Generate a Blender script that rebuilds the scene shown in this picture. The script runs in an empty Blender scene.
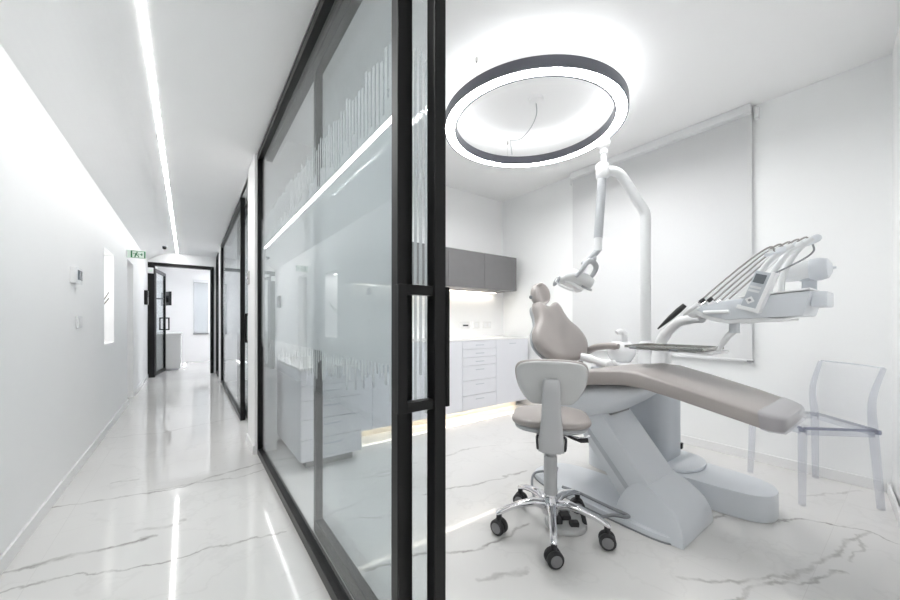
import bpy, bmesh, math, random
from mathutils import Vector, Matrix
random.seed(7)
scene = bpy.context.scene
COL = scene.collection
PI = math.pi

# ------------------------------------------------------------------ materials
def lin(c):
    c = c / 255.0
    return c / 12.92 if c <= 0.04045 else ((c + 0.055) / 1.055) ** 2.4
def rgb(r, g, b): return (lin(r), lin(g), lin(b), 1.0)

def new_mat(name):
    m = bpy.data.materials.new(name); m.use_nodes = True
    nt = m.node_tree; nt.nodes.clear()
    out = nt.nodes.new('ShaderNodeOutputMaterial')
    return m, nt, out

def N(nt, kind, **kw):
    n = nt.nodes.new(kind)
    for k, v in kw.items():
        if k == 'ins':
            for i, val in v.items():
                if hasattr(val, 'is_output'): nt.links.new(val, n.inputs[i])
                else: n.inputs[i].default_value = val
        else: setattr(n, k, v)
    return n

def MA(nt, op, a, b=None, c=None):
    ins = {0: a}
    if b is not None: ins[1] = b
    if c is not None: ins[2] = c
    return N(nt, 'ShaderNodeMath', operation=op, ins=ins).outputs[0]

def solid(name, col, rough=0.5, metal=0.0, var=0.03, scale=6.0, spec=0.5, coat=0.0, bump=0.0):
    m, nt, out = new_mat(name)
    p = N(nt, 'ShaderNodeBsdfPrincipled')
    tc = N(nt, 'ShaderNodeTexCoord')
    no = N(nt, 'ShaderNodeTexNoise', ins={'Vector': tc.outputs['Object'], 'Scale': scale, 'Detail': 3.0})
    mr = N(nt, 'ShaderNodeMapRange', ins={0: no.outputs[0], 1: 0.3, 2: 0.7, 3: 1 - var, 4: 1 + var})
    mx = N(nt, 'ShaderNodeVectorMath', operation='SCALE', ins={0: tuple(col[:3]), 'Scale': mr.outputs[0]})
    nt.links.new(mx.outputs[0], p.inputs['Base Color'])
    p.inputs['Roughness'].default_value = rough
    p.inputs['Metallic'].default_value = metal
    p.inputs['Specular IOR Level'].default_value = spec
    p.inputs['Coat Weight'].default_value = coat
    if bump:
        n2 = N(nt, 'ShaderNodeTexNoise', ins={'Vector': tc.outputs['Object'], 'Scale': scale * 60})
        b = N(nt, 'ShaderNodeBump', ins={'Height': n2.outputs[0], 'Strength': bump, 'Distance': 0.001})
        nt.links.new(b.outputs[0], p.inputs['Normal'])
    nt.links.new(p.outputs[0], out.inputs[0])
    return m

def emit(name, col, strength):
    m, nt, out = new_mat(name)
    e = N(nt, 'ShaderNodeEmission', ins={'Color': col, 'Strength': strength})
    nt.links.new(e.outputs[0], out.inputs[0])
    return m

def clear(name, tint, ior=1.45, rough=0.0, body=0.0, bodycol=(0.8, 0.82, 0.86, 1), refl=1.0):
    """thin clear pane: tinted transparency with fresnel reflection"""
    m, nt, out = new_mat(name)
    tr = N(nt, 'ShaderNodeBsdfTransparent', ins={'Color': tint})
    gl = N(nt, 'ShaderNodeBsdfGlossy', ins={'Color': (1, 1, 1, 1), 'Roughness': rough})
    lw = N(nt, 'ShaderNodeLayerWeight', ins={'Blend': 0.5})
    f0 = ((ior - 1) / (ior + 1)) ** 2
    f = MA(nt, 'MULTIPLY_ADD', MA(nt, 'POWER', lw.outputs['Facing'], 5.0), (1 - f0) * refl, f0 * refl)
    base = tr.outputs[0]
    if body:
        df = N(nt, 'ShaderNodeBsdfDiffuse', ins={'Color': bodycol})
        base = N(nt, 'ShaderNodeMixShader', ins={0: body, 1: tr.outputs[0], 2: df.outputs[0]}).outputs[0]
    mx = N(nt, 'ShaderNodeMixShader', ins={0: f, 1: base, 2: gl.outputs[0]})
    nt.links.new(mx.outputs[0], out.inputs[0])
    return m

def film_mat(name, filled):
    """white film on a pane: comb of vertical bars at the top and bottom; solid (filled) or open between"""
    m, nt, out = new_mat(name)
    g = N(nt, 'ShaderNodeNewGeometry')
    sx = N(nt, 'ShaderNodeSeparateXYZ', ins={0: g.outputs['Position']})
    y, z = sx.outputs[1], sx.outputs[2]
    q = MA(nt, 'DIVIDE', y, 0.03)
    idx = MA(nt, 'FLOOR', q)
    fr = MA(nt, 'FRACT', q)
    w1 = N(nt, 'ShaderNodeTexWhiteNoise', noise_dimensions='1D', ins={'W': idx}).outputs[0]
    w2 = N(nt, 'ShaderNodeTexWhiteNoise', noise_dimensions='1D', ins={'W': MA(nt, 'ADD', idx, 71.3)}).outputs[0]
    top = MA(nt, 'MULTIPLY_ADD', w1, 0.05 if filled else 0.15, 1.90 if filled else 1.82)
    bot = MA(nt, 'MULTIPLY_ADD', w2, -0.12, 0.95)
    bar = MA(nt, 'LESS_THAN', fr, 0.55)
    inz = MA(nt, 'MULTIPLY', MA(nt, 'LESS_THAN', z, top), MA(nt, 'GREATER_THAN', z, bot))
    mask = MA(nt, 'MULTIPLY', bar, inz)
    if filled:
        gt = MA(nt, 'MULTIPLY_ADD', w2, 0.10, 1.70)
        gap = MA(nt, 'MULTIPLY', MA(nt, 'LESS_THAN', z, gt), MA(nt, 'GREATER_THAN', z, 0.97))
        mask = MA(nt, 'MAXIMUM', mask, gap)
    df = N(nt, 'ShaderNodeBsdfDiffuse', ins={'Color': (0.86, 0.875, 0.88, 1)})
    tl = N(nt, 'ShaderNodeBsdfTranslucent', ins={'Color': (0.86, 0.875, 0.88, 1)})
    d2 = N(nt, 'ShaderNodeMixShader', ins={0: 0.5, 1: df.outputs[0], 2: tl.outputs[0]})
    tr = N(nt, 'ShaderNodeBsdfTransparent', ins={'Color': (1, 1, 1, 1)})
    f = MA(nt, 'MULTIPLY', mask, 0.55)
    mx = N(nt, 'ShaderNodeMixShader', ins={0: f, 1: tr.outputs[0], 2: d2.outputs[0]})
    nt.links.new(mx.outputs[0], out.inputs[0])
    return m

def marble():
    m, nt, out = new_mat('polished_marble')
    p = N(nt, 'ShaderNodeBsdfPrincipled')
    g = N(nt, 'ShaderNodeNewGeometry')
    P = g.outputs['Position']
    nz = N(nt, 'ShaderNodeTexNoise', ins={'Vector': P, 'Scale': 5.0, 'Detail': 6.0, 'Roughness': 0.6})
    off = N(nt, 'ShaderNodeVectorMath', operation='SUBTRACT', ins={0: nz.outputs[1], 1: (0.5, 0.5, 0.5)})
    off = N(nt, 'ShaderNodeVectorMath', operation='MULTIPLY', ins={0: off.outputs[0], 1: (0.16, 0.16, 0)})
    Q = N(nt, 'ShaderNodeVectorMath', operation='ADD', ins={0: P, 1: off.outputs[0]}).outputs[0]
    brk = N(nt, 'ShaderNodeTexNoise', ins={'Vector': P, 'Scale': 9.0, 'Detail': 3.0})
    brk = N(nt, 'ShaderNodeMapRange', ins={0: brk.outputs[0], 1: 0.36, 2: 0.6, 3: 0.25, 4: 1.0}).outputs[0]
    veins = [
        ([(-.70, 2.40), (-.48, 2.375), (-.32, 2.38), (-.16, 2.36)], .020, .75),
        ([(-.62, 2.22), (-.45, 2.23), (-.22, 2.12), (-.01, 2.07), (.17, 2.02), (.40, 1.99)], .012, .6),
        ([(-.67, 3.09), (-.35, 3.0), (-.05, 2.93), (.17, 3.0), (.47, 3.07)], .016, .55),
        ([(-.21, 3.01), (.25, 2.88), (.45, 2.9)], .014, .4),
        ([(-.45, 3.3), (-.3, 3.28)], .02, .35),
        ([(-.2, 2.48), (-.1, 2.42), (-.02, 2.44)], .022, .4),
        ([(-.66, 4.6), (-.2, 4.5), (.4, 4.7)], .014, .35),
        ([(-.6, 5.9), (.1, 5.7), (.4, 5.8)], .014, .3),
        ([(1.2, 1.9), (1.74, 1.77), (2.0, 1.75)], .014, .55),
        ([(.6, 1.5), (.98, 1.34), (1.14, 1.285), (1.27, 1.28), (1.49, 1.257)], .016, .65),
        ([(1.0, 1.12), (1.2, 1.06)], .02, .4),
        ([(1.5, 2.3), (1.9, 2.36), (2.2, 2.27)], .014, .35),
        ([(2.25, .75), (2.53, .62)], .014, .55),
        ([(2.6, .47), (2.765, .368), (2.81, .28), (2.86, .16), (2.80, .05)], .011, .8),
        ([(2.85, .16), (2.68, .21), (2.5, .232), (2.09, .34), (1.84, .468), (1.72, .6)], .018, .5),
        ([(2.78, .2), (2.6, .16), (2.45, .2)], .012, .4),
        ([(1.70, .46), (1.85, .42), (2.05, .33), (2.3, .2)], .014, .5),
        ([(3.1, .46), (3.52, .24)], .016, .4),
        ([(2.4, 2.2), (3.0, 1.9), (3.5, 1.95)], .014, .3),
        ([(.6, 2.5), (1.1, 2.3), (1.4, 2.35)], .014, .4),
        ([(.7, 1.9), (1.0, 1.75)], .014, .4),
    ]
    acc = None
    for pts, w, s in veins:
        for (a, b) in zip(pts[:-1], pts[1:]):
            d = (b[0] - a[0], b[1] - a[1]); L2 = d[0] ** 2 + d[1] ** 2
            r = N(nt, 'ShaderNodeVectorMath', operation='SUBTRACT', ins={0: Q, 1: (a[0], a[1], 0)}).outputs[0]
            t = N(nt, 'ShaderNodeVectorMath', operation='DOT_PRODUCT', ins={0: r, 1: (d[0] / L2, d[1] / L2, 0)}).outputs['Value']
            tn = N(nt, 'ShaderNodeMath', operation='ADD', use_clamp=True, ins={0: t, 1: 0.0}).outputs[0]
            c = N(nt, 'ShaderNodeVectorMath', operation='SCALE', ins={0: (d[0], d[1], 0), 'Scale': tn}).outputs[0]
            dv = N(nt, 'ShaderNodeVectorMath', operation='DISTANCE', ins={0: r, 1: c}).outputs['Value']
            mk = N(nt, 'ShaderNodeMapRange', interpolation_type='SMOOTHSTEP', ins={0: dv, 1: 0.0, 2: w, 3: s, 4: 0.0}).outputs[0]
            acc = mk if acc is None else MA(nt, 'MAXIMUM', acc, mk)
    acc = MA(nt, 'MULTIPLY', acc, brk)
    # faint general veining
    n2 = N(nt, 'ShaderNodeTexNoise', ins={'Vector': Q, 'Scale': 1.3, 'Detail': 5.0, 'Roughness': 0.55})
    rid = MA(nt, 'ABSOLUTE', MA(nt, 'SUBTRACT', n2.outputs[0], 0.5))
    rid = N(nt, 'ShaderNodeMapRange', interpolation_type='SMOOTHSTEP', ins={0: rid, 1: 0.0, 2: 0.012, 3: 0.06, 4: 0.0}).outputs[0]
    acc = MA(nt, 'MAXIMUM', acc, rid)
    # soft cloudy grey
    n3 = N(nt, 'ShaderNodeTexNoise', ins={'Vector': P, 'Scale': 1.1, 'Detail': 2.0})
    cl = N(nt, 'ShaderNodeMapRange', ins={0: n3.outputs[0], 1: 0.35, 2: 0.7, 3: 0.0, 4: 0.08}).outputs[0]
    tot = MA(nt, 'MINIMUM', MA(nt, 'ADD', acc, cl), 1.0)
    # tile joints
    sp = N(nt, 'ShaderNodeSeparateXYZ', ins={0: P})
    jx = MA(nt, 'ABSOLUTE', MA(nt, 'SUBTRACT', MA(nt, 'FRACT', MA(nt, 'DIVIDE', MA(nt, 'ADD', sp.outputs[0], 10.15), 1.2)), 0.5))
    jy = MA(nt, 'ABSOLUTE', MA(nt, 'SUBTRACT', MA(nt, 'FRACT', MA(nt, 'DIVIDE', MA(nt, 'ADD', sp.outputs[1], 10.52), 1.2)), 0.5))
    j = MA(nt, 'GREATER_THAN', MA(nt, 'MAXIMUM', jx, jy), 0.4991)
    tot = MA(nt, 'MAXIMUM', tot, MA(nt, 'MULTIPLY', j, 0.16))
    mx = N(nt, 'ShaderNodeMix', data_type='RGBA')
    nt.links.new(tot, mx.inputs['Factor'])
    mx.inputs['A'].default_value = rgb(226, 225, 223); mx.inputs['B'].default_value = rgb(120, 116, 112)
    nt.links.new(mx.outputs['Result'], p.inputs['Base Color'])
    p.inputs['Roughness'].default_value = 0.055
    p.inputs['IOR'].default_value = 1.55
    nt.links.new(p.outputs[0], out.inputs[0])
    return m

M = {}
M['paint'] = solid('white_wall_paint', rgb(246, 246, 246), 0.55, var=0.008, scale=2)
M['gloss_paint'] = solid('satin_white_wall', rgb(246, 247, 247), 0.30, var=0.008, scale=2)
M['ceil'] = solid('white_ceiling_paint', rgb(248, 248, 248), 0.6, var=0.008, scale=2)
M['skirt'] = solid('white_skirting', rgb(236, 236, 236), 0.35, var=0.01)
M['black'] = solid('black_anodised_metal', rgb(8, 8, 9), 0.34, 0.0, var=0.05, spec=0.3)
M['marble'] = marble()
M['glass'] = clear('tinted_clear_glass', (0.885, 0.905, 0.91, 1), 1.45, refl=0.6)
M['film'] = film_mat('white_comb_film', True)
M['film_bars'] = film_mat('white_bar_film', False)
M['winglass'] = clear('window_glass', (0.95, 0.97, 0.98, 1), 1.4)
M['led'] = emit('led_diffuser', (1.0, 0.99, 0.98, 1), 30)
M['panel'] = emit('added_cool_panel', (0.93, 0.95, 1.0, 1), 9)  # glow of the added ceiling panels
M['soft'] = emit('soft_led', (1.0, 0.99, 0.98, 1), 5)
M['ring'] = emit('ring_diffuser', (1.0, 0.995, 0.99, 1), 27)
M['ringup_fill'] = emit('added_ring_uplight', (0.97, 0.985, 1.0, 1), 3.5)  # extra glow for the ring's upper face
M['warm'] = emit('warm_led', (1.0, 0.91, 0.78, 1), 5)
M['ringmetal'] = solid('grey_anodised_ring', rgb(112, 113, 122), 0.36, 0.4, var=0.03)
M['steel'] = solid('stainless_steel', rgb(190, 188, 184), 0.22, 1.0, var=0.04, scale=20)
M['chrome'] = solid('polished_chrome', rgb(225, 225, 228), 0.08, 1.0, var=0.02)
M['cab'] = solid('pale_grey_laminate', rgb(222, 223, 228), 0.35, var=0.01)
M['cabgap'] = solid('cabinet_shadow_gap', rgb(120, 121, 124), 0.6)
M['top'] = solid('white_worktop', rgb(236, 236, 235), 0.25, var=0.01)
M['grey'] = solid('dark_grey_laminate', rgb(112, 111, 112), 0.45, var=0.02, scale=14)
M['grey2'] = solid('mid_grey_laminate', rgb(134, 134, 136), 0.45, var=0.02, scale=14)
M['plinth'] = solid('cream_oak_plinth', rgb(234, 224, 208), 0.45, var=0.06, scale=9)
M['taupe'] = solid('taupe_leatherette', rgb(165, 159, 156), 0.33, var=0.02, scale=5, bump=0.04)
M['taupe_back'] = solid('grey_shell_plastic', rgb(192, 193, 193), 0.42, var=0.02)
M['enamel'] = solid('blue_grey_enamel', rgb(217, 221, 226), 0.3, var=0.01, coat=0.2)
M['enamel2'] = solid('grey_enamel', rgb(190, 195, 201), 0.35, var=0.015)
M['white'] = solid('white_plastic', rgb(234, 235, 236), 0.32, var=0.01, coat=0.1)
M['lamp'] = solid('lamp_plastic', rgb(220, 222, 223), 0.3, var=0.01, coat=0.2)
M['lampgrey'] = solid('lamp_grey_plastic', rgb(168, 171, 174), 0.35, var=0.01)
M['rubber'] = solid('dark_rubber', rgb(48, 48, 50), 0.6, var=0.05)
M['caster'] = solid('caster_hub_grey', rgb(128, 128, 130), 0.45, var=0.03)
M['stoolgrey'] = solid('stool_grey_metal', rgb(184, 185, 187), 0.4, 0.1, var=0.02)
M['rod'] = solid('grey_whip_rod', rgb(158, 155, 152), 0.4, var=0.03)
M['hose'] = solid('grey_hose', rgb(138, 141, 145), 0.45, var=0.03)
M['porcelain'] = clear('frosted_bowl_glass', (0.93, 0.94, 0.95, 1), 1.4, 0.15, 0.93, (0.88, 0.89, 0.90, 1))
M['acrylic'] = clear('clear_acrylic', (0.988, 0.99, 0.993, 1), 1.3, 0.02, 0.0, (0.75, 0.78, 0.86, 1), 0.5)
M['acrylic_leg'] = clear('clear_acrylic_thick', (0.93, 0.935, 0.955, 1), 1.4, 0.03, 0.14, (0.62, 0.64, 0.70, 1), 0.9)
M['acrylic_edge'] = clear('clear_acrylic_edge', (0.72, 0.73, 0.80, 1), 1.45, 0.05, 0.4, (0.36, 0.38, 0.46, 1), 0.9)
M['footcap'] = clear('clear_foot_cover', (0.93, 0.93, 0.95, 1), 1.45, 0.08, 0.28, (0.6, 0.6, 0.64, 1))
M['green'] = solid('exit_green', rgb(22, 112, 66), 0.4, var=0.02)
M['signwhite'] = solid('exit_sign_acrylic', rgb(225, 238, 228), 0.3, var=0.01)
M['screen'] = solid('dark_screen', rgb(112, 118, 124), 0.2, var=0.02)
M['tvscreen'] = solid('tv_black', rgb(40, 42, 46), 0.2, var=0.02)
M['twig'] = solid('grey_brown_twig', rgb(62, 56, 52), 0.7, var=0.1, scale=40)
def blind_mat(nm='translucent_blind_fabric', tl=0.13, tx=0.09):
    m, nt, out = new_mat(nm)
    tc = N(nt, 'ShaderNodeTexCoord')
    w = N(nt, 'ShaderNodeTexNoise', ins={'Vector': tc.outputs['Object'], 'Scale': 220.0})
    mr = N(nt, 'ShaderNodeMapRange', ins={0: w.outputs[0], 1: .3, 2: .7, 3: .97, 4: 1.03})
    c = N(nt, 'ShaderNodeVectorMath', operation='SCALE', ins={0: (0.84, 0.845, 0.85), 'Scale': mr.outputs[0]})
    d = N(nt, 'ShaderNodeBsdfDiffuse', ins={'Color': c.outputs[0]})
    t = N(nt, 'ShaderNodeBsdfTranslucent', ins={'Color': c.outputs[0]})
    x = N(nt, 'ShaderNodeBsdfTransparent', ins={'Color': (1, 1, 1, 1)})
    a = N(nt, 'ShaderNodeMixShader', ins={0: tl, 1: d.outputs[0], 2: t.outputs[0]})
    b = N(nt, 'ShaderNodeMixShader', ins={0: tx, 1: a.outputs[0], 2: x.outputs[0]})
    nt.links.new(b.outputs[0], out.inputs[0])
    return m
M['blind'] = blind_mat()
M['sheer'] = blind_mat('sheer_blind_fabric', 0.5, 0.5)

# ------------------------------------------------------------------ geometry helpers
def V(*a): return Vector(a if len(a) > 1 else a[0])

class MB:
    def __init__(s): s.v = []; s.f = []
    def add(s, verts, faces):
        k = len(s.v); s.v += [V(p) for p in verts]; s.f += [tuple(i + k for i in f) for f in faces]; return s
    def box(s, x0, x1, y0, y1, z0, z1):
        vs = [(x, y, z) for z in (z0, z1) for y in (y0, y1) for x in (x0, x1)]
        return s.add(vs, [(0, 2, 3, 1), (4, 5, 7, 6), (0, 1, 5, 4), (2, 6, 7, 3), (0, 4, 6, 2), (1, 3, 7, 5)])
    def obox(s, c, ax, ay, az, hx, hy, hz):
        c = V(c); ax, ay, az = (V(a).normalized() for a in (ax, ay, az))
        vs = [c + ax * (hx * i) + ay * (hy * j) + az * (hz * k) for k in (-1, 1) for j in (-1, 1) for i in (-1, 1)]
        return s.add(vs, [(0, 2, 3, 1), (4, 5, 7, 6), (0, 1, 5, 4), (2, 6, 7, 3), (0, 4, 6, 2), (1, 3, 7, 5)])
    def rings(s, rings, closed=False, cap=True):
        n = len(rings[0]); vs = [p for r in rings for p in r]; fs = []
        m = len(rings)
        for i in range(m if closed else m - 1):
            a, b = i * n, ((i + 1) % m) * n
            for j in range(n):
                fs.append((a + j, a + (j + 1) % n, b + (j + 1) % n, b + j))
        if not closed and cap:
            fs.append(tuple(reversed(range(n)))); fs.append(tuple(range((m - 1) * n, m * n)))
        return s.add(vs, fs)
    def tube(s, pts, r, n=12, closed=False):
        pts = [V(p) for p in pts]; m = len(pts)
        rs = r if isinstance(r, (list, tuple)) else [r] * m
        up = None; rings = []
        for i, p in enumerate(pts):
            if closed: t = pts[(i + 1) % m] - pts[i - 1]
            else: t = pts[min(i + 1, m - 1)] - pts[max(i - 1, 0)]
            t.normalize()
            if up is None:
                up = V(0, 0, 1) if abs(t.z) < 0.9 else V(1, 0, 0)
            a = up - t * up.dot(t)
            if a.length < 1e-4: a = t.orthogonal()
            a.normalize(); up = a; b = t.cross(a)
            rings.append([p + a * (rs[i] * math.cos(2 * PI * k / n)) + b * (rs[i] * math.sin(2 * PI * k / n)) for k in range(n)])
        return s.rings(rings, closed)
    def prism(s, poly, frame, d0, d1):
        """poly (a,b) in frame=(origin, A, B, D) extruded along D from d0 to d1"""
        o, A, B, D = (V(x) for x in frame)
        r0 = [o + A * a + B * b + D * d0 for a, b in poly]; r1 = [o + A * a + B * b + D * d1 for a, b in poly]
        return s.rings([r0, r1])
    def lathe(s, prof, c, axis=(0, 0, 1), n=28):
        c = V(c); ax = V(axis).normalized(); a = ax.orthogonal().normalized(); b = ax.cross(a)
        rings = [[c + ax * h + (a * math.cos(2 * PI * k / n) + b * math.sin(2 * PI * k / n)) * max(r, 1e-4) for k in range(n)] for r, h in prof]
        return s.rings(rings)
    def puff(s, outline, frame, t0, t1, levels=((1, 0), (.985, .45), (.94, .8), (.82, .97), (.5, 1.03), (.15, 1.05))):
        """pillow: closed outline (a,b), bulging t0 behind and t1 in front along D"""
        o, A, B, D = (V(x) for x in frame)
        ca = sum(p[0] for p in outline) / len(outline); cb = sum(p[1] for p in outline) / len(outline)
        def ring(k, d): return [o + A * (ca + (a - ca) * k) + B * (cb + (b - cb) * k) + D * d for a, b in outline]
        rs = [ring(k, -t0 * d) for k, d in reversed(levels[1:])] + [ring(k, t1 * d) for k, d in levels]
        return s.rings(rs)
    def sphere(s, c, rx, ry, rz, n=20, m=12, R=None):
        c = V(c); rings = []
        for i in range(m + 1):
            th = PI * i / m; rr = max(math.sin(th), 1e-3)
            ring = []
            for k in range(n):
                p = V(rx * rr * math.cos(2 * PI * k / n), ry * rr * math.sin(2 * PI * k / n), -rz * math.cos(th))
                ring.append(c + (R @ p if R else p))
            rings.append(ring)
        return s.rings(rings)
    def build(s, name, mat, parent=None, bevel=0, smooth=None, sub=0, seg=2):
        org = ORIGIN.get(parent, V(0, 0, 0)) if parent else V(0, 0, 0)
        me = bpy.data.meshes.new(name)
        me.from_pydata([p - org for p in s.v], [], s.f); me.update()
        bm = bmesh.new(); bm.from_mesh(me)
        bmesh.ops.remove_doubles(bm, verts=bm.verts, dist=1e-5)
        bmesh.ops.recalc_face_normals(bm, faces=bm.faces)
        if bevel:
            es = [e for e in bm.edges if len(e.link_faces) == 2 and e.calc_face_angle(0) > 0.6]
            bmesh.ops.bevel(bm, geom=es, offset=bevel, segments=seg, affect='EDGES', profile=0.6, clamp_overlap=True)
        bm.to_mesh(me); bm.free()
        if smooth is None: smooth = 40
        if smooth:
            me.polygons.foreach_set('use_smooth', [True] * len(me.polygons))
            try: me.set_sharp_from_angle(angle=math.radians(smooth))
            except Exception: pass
        me.materials.append(mat)
        o = bpy.data.objects.new(name, me); COL.objects.link(o)
        ORIGIN[o] = org
        if parent: o.parent = parent
        if sub:
            md = o.modifiers.new('smooth', 'SUBSURF'); md.levels = sub; md.render_levels = sub
        return o
ORIGIN = {}

def spline(pts, per=8, closed=False):
    pts = [V(p) for p in pts]; n = len(pts); out = []
    rng = n if closed else n - 1
    for i in range(rng):
        if closed: p0, p1, p2, p3 = pts[i - 1], pts[i], pts[(i + 1) % n], pts[(i + 2) % n]
        else: p0, p1, p2, p3 = pts[max(i - 1, 0)], pts[i], pts[i + 1], pts[min(i + 2, n - 1)]
        for k in range(per):
            t = k / per
            out.append(0.5 * ((2 * p1) + (p2 - p0) * t + (2 * p0 - 5 * p1 + 4 * p2 - p3) * t * t + (3 * p1 - p0 - 3 * p2 + p3) * t ** 3))
    if not closed: out.append(pts[-1])
    return out
def spline2(pts, per=6): return [(p.x, p.y) for p in spline([(a, b, 0) for a, b in pts], per, True)]

def sec(c, A, B, ha, hb, p=4.0, n=24):
    """superellipse ring"""
    c, A, B = V(c), V(A), V(B); out = []
    for k in range(n):
        a = 2 * PI * k / n; ca, sa = math.cos(a), math.sin(a)
        out.append(c + A * (ha * math.copysign(abs(ca) ** (2 / p), ca)) + B * (hb * math.copysign(abs(sa) ** (2 / p), sa)))
    return out

def thing(name, label, cat, loc, group=None):
    o = bpy.data.objects.new(name, None); COL.objects.link(o)
    o.empty_display_size = 0.05
    o.location = loc; ORIGIN[o] = V(loc)
    o['label'] = label; o['category'] = cat
    if group: o['group'] = group
    return o
def tag(o, label, cat, group=None):
    o['label'] = label; o['category'] = cat
    if group: o['group'] = group
    return o
def struct(o): o['kind'] = 'structure'; return o
def struct_root(name, loc):
    o = bpy.data.objects.new(name, None); COL.objects.link(o); o.location = loc; ORIGIN[o] = V(loc)
    o.empty_display_size = 0.05
    o['kind'] = 'structure'; return o
def copy_tree(o, parent=None):
    c = o.copy(); COL.objects.link(c)
    if parent: c.parent = parent
    for ch in list(o.children): copy_tree(ch, c)
    return c
def XB(x0, x1, y0, y1, z0, z1): return MB().box(x0, x1, y0, y1, z0, z1)

# ------------------------------------------------------------------ camera and view
cam_d = bpy.data.cameras.new('camera'); cam = bpy.data.objects.new('camera', cam_d); COL.objects.link(cam)
cam.location = (0, 0, 1.1); cam.rotation_euler = (PI / 2, 0, -math.atan2(260, 350))
cam_d.sensor_width = 36; cam_d.lens = 14.0; cam_d.shift_y = 22 / 900; cam_d.clip_start = 0.02
scene.camera = cam
vs = scene.view_settings
vs.view_transform = 'Standard'; vs.look = 'None'; vs.gamma = 1.0; vs.use_curve_mapping = False
vs.exposure = 1.1
scene.cycles.max_bounces = 12; scene.cycles.diffuse_bounces = 6; scene.cycles.glossy_bounces = 4
scene.cycles.transparent_max_bounces = 24
scene.cycles.caustics_reflective = False
w = bpy.data.worlds.new('daylight'); scene.world = w; w.use_nodes = True
bg = w.node_tree.nodes['Background']; bg.inputs[0].default_value = (0.86, 0.93, 1.0, 1); bg.inputs[1].default_value = 0.5

# ------------------------------------------------------------------ the setting
LX = -0.67          # corridor left wall
GX = 0.45           # glazed wall, corridor face
RX, BY, CH = 3.61, 3.58, 2.82   # treatment room: window wall, cabinet wall, ceiling
struct(XB(-1.6, 3.9, -2.3, 12.2, -0.12, 0).build('floor', M['marble'], smooth=0))

wl = MB()
# left wall with a niche and a doorway recess cut into it
for y0, y1, z0, z1 in ((-2.3, 4.74, 0, 2.6), (4.74, 5.28, 0, .88), (4.74, 5.28, 1.83, 2.6), (5.28, 6.3, 0, 2.6),
                       (6.3, 6.9, 1.94, 2.6), (6.9, 9.1, 0, 2.6)):
    wl.box(LX - .32, LX, y0, y1, z0, z1)
wl.box(LX - .36, LX - .32, 4.5, 7.1, 0, 2.6)
struct(wl.build('wall_left', M['paint'], smooth=0))
pr = [(GX + .02, 2.50)] + [(-.28 - .39 * k / 14, 2.50 - .175 * (k / 14) ** 1.7) for k in range(15)] + [(LX, 2.66), (GX + .02, 2.66)]
struct(MB().prism(pr, ((0, 0, 0), (1, 0, 0), (0, 0, 1), (0, 1, 0)), -2.3, 9.1).build('ceiling_corridor', M['ceil'], smooth=0))
struct(XB(GX - .02, RX, -.9, 9.1, CH, CH + .12).build('ceiling_treatment_room', M['ceil'], smooth=0))
struct(XB(LX - .3, GX + .16, -2.45, -2.3, 0, 2.6).build('wall_corridor_end', M['paint'], smooth=0))
# bulkhead over the glazed wall and the piers between the rooms
struct(XB(GX, GX + .15, -2.3, 9.1, 2.5, CH).build('wall_bulkhead', M['paint'], smooth=0))
pw = MB().box(GX - .02, GX + .15, 3.30, 3.72, 0, 2.5)
struct(pw.build('wall_pier', M['paint'], bevel=.004, smooth=0))
struct(XB(GX - .02, GX + .15, 7.58, 7.82, 0, 2.5).build('wall_pier.001', M['paint'], bevel=.004, smooth=0))
struct(XB(GX, GX + .15, -2.3, -.362, 0, 2.5).build('wall_corridor_right', M['paint'], smooth=0))
# treatment room shell
struct(XB(GX + .15, RX + .2, BY, BY + .14, 0, CH).build('wall_back', M['paint'], smooth=0))
wins = ((.86, 1.46), (1.63, 2.09))
wr = MB()
zs, zt = .95, 2.07
edges = [-.9, .86, 1.46, 1.63, 2.09, 9.1]
for i in range(5):
    y0, y1 = edges[i], edges[i + 1]
    if (y0, y1) in wins:
        wr.box(RX, RX + .2, y0, y1, 0, zs); wr.box(RX, RX + .2, y0, y1, zt, CH)
    else: wr.box(RX, RX + .2, y0, y1, 0, CH)
struct(wr.build('wall_right', M['gloss_paint'], smooth=0))
# slightly splayed front wall of the treatment room
fw = [(RX + .1, .121), (GX, -.236), (GX, -.36), (RX + .1, -.0)]
struct(MB().prism(fw, ((0, 0, 0), (1, 0, 0), (0, 1, 0), (0, 0, 1)), 0, CH).build('wall_front', M['gloss_paint'], smooth=0))
struct(XB(GX + .15, RX, 7.64, 7.76, 0, CH).build('wall_partition', M['paint'], smooth=0))
# skirtings
sk = MB().box(LX, LX + .012, -2.3, 6.3, 0, .07).box(LX, LX + .012, 6.9, 9.1, 0, .07)
struct(sk.build('baseboard_left', M['skirt'], bevel=.002, smooth=0))
struct(XB(RX - .012, RX, .15, BY, 0, .07).build('baseboard_right', M['skirt'], bevel=.002, smooth=0))
d = V(3.16, .357, 0).normalized(); nrm = V(-d.y, d.x, 0)
struct(MB().obox(V(2.03, -.0575, .035) + nrm * .006, d, nrm, (0, 0, 1), 1.57, .006, .035).build('baseboard_front', M['skirt'], bevel=.002, smooth=0))
pk = MB().box(GX - .032, GX - .02, 3.30, 3.72, 0, .07)
struct(pk.build('baseboard_pier', M['skirt'], smooth=0))
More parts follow.
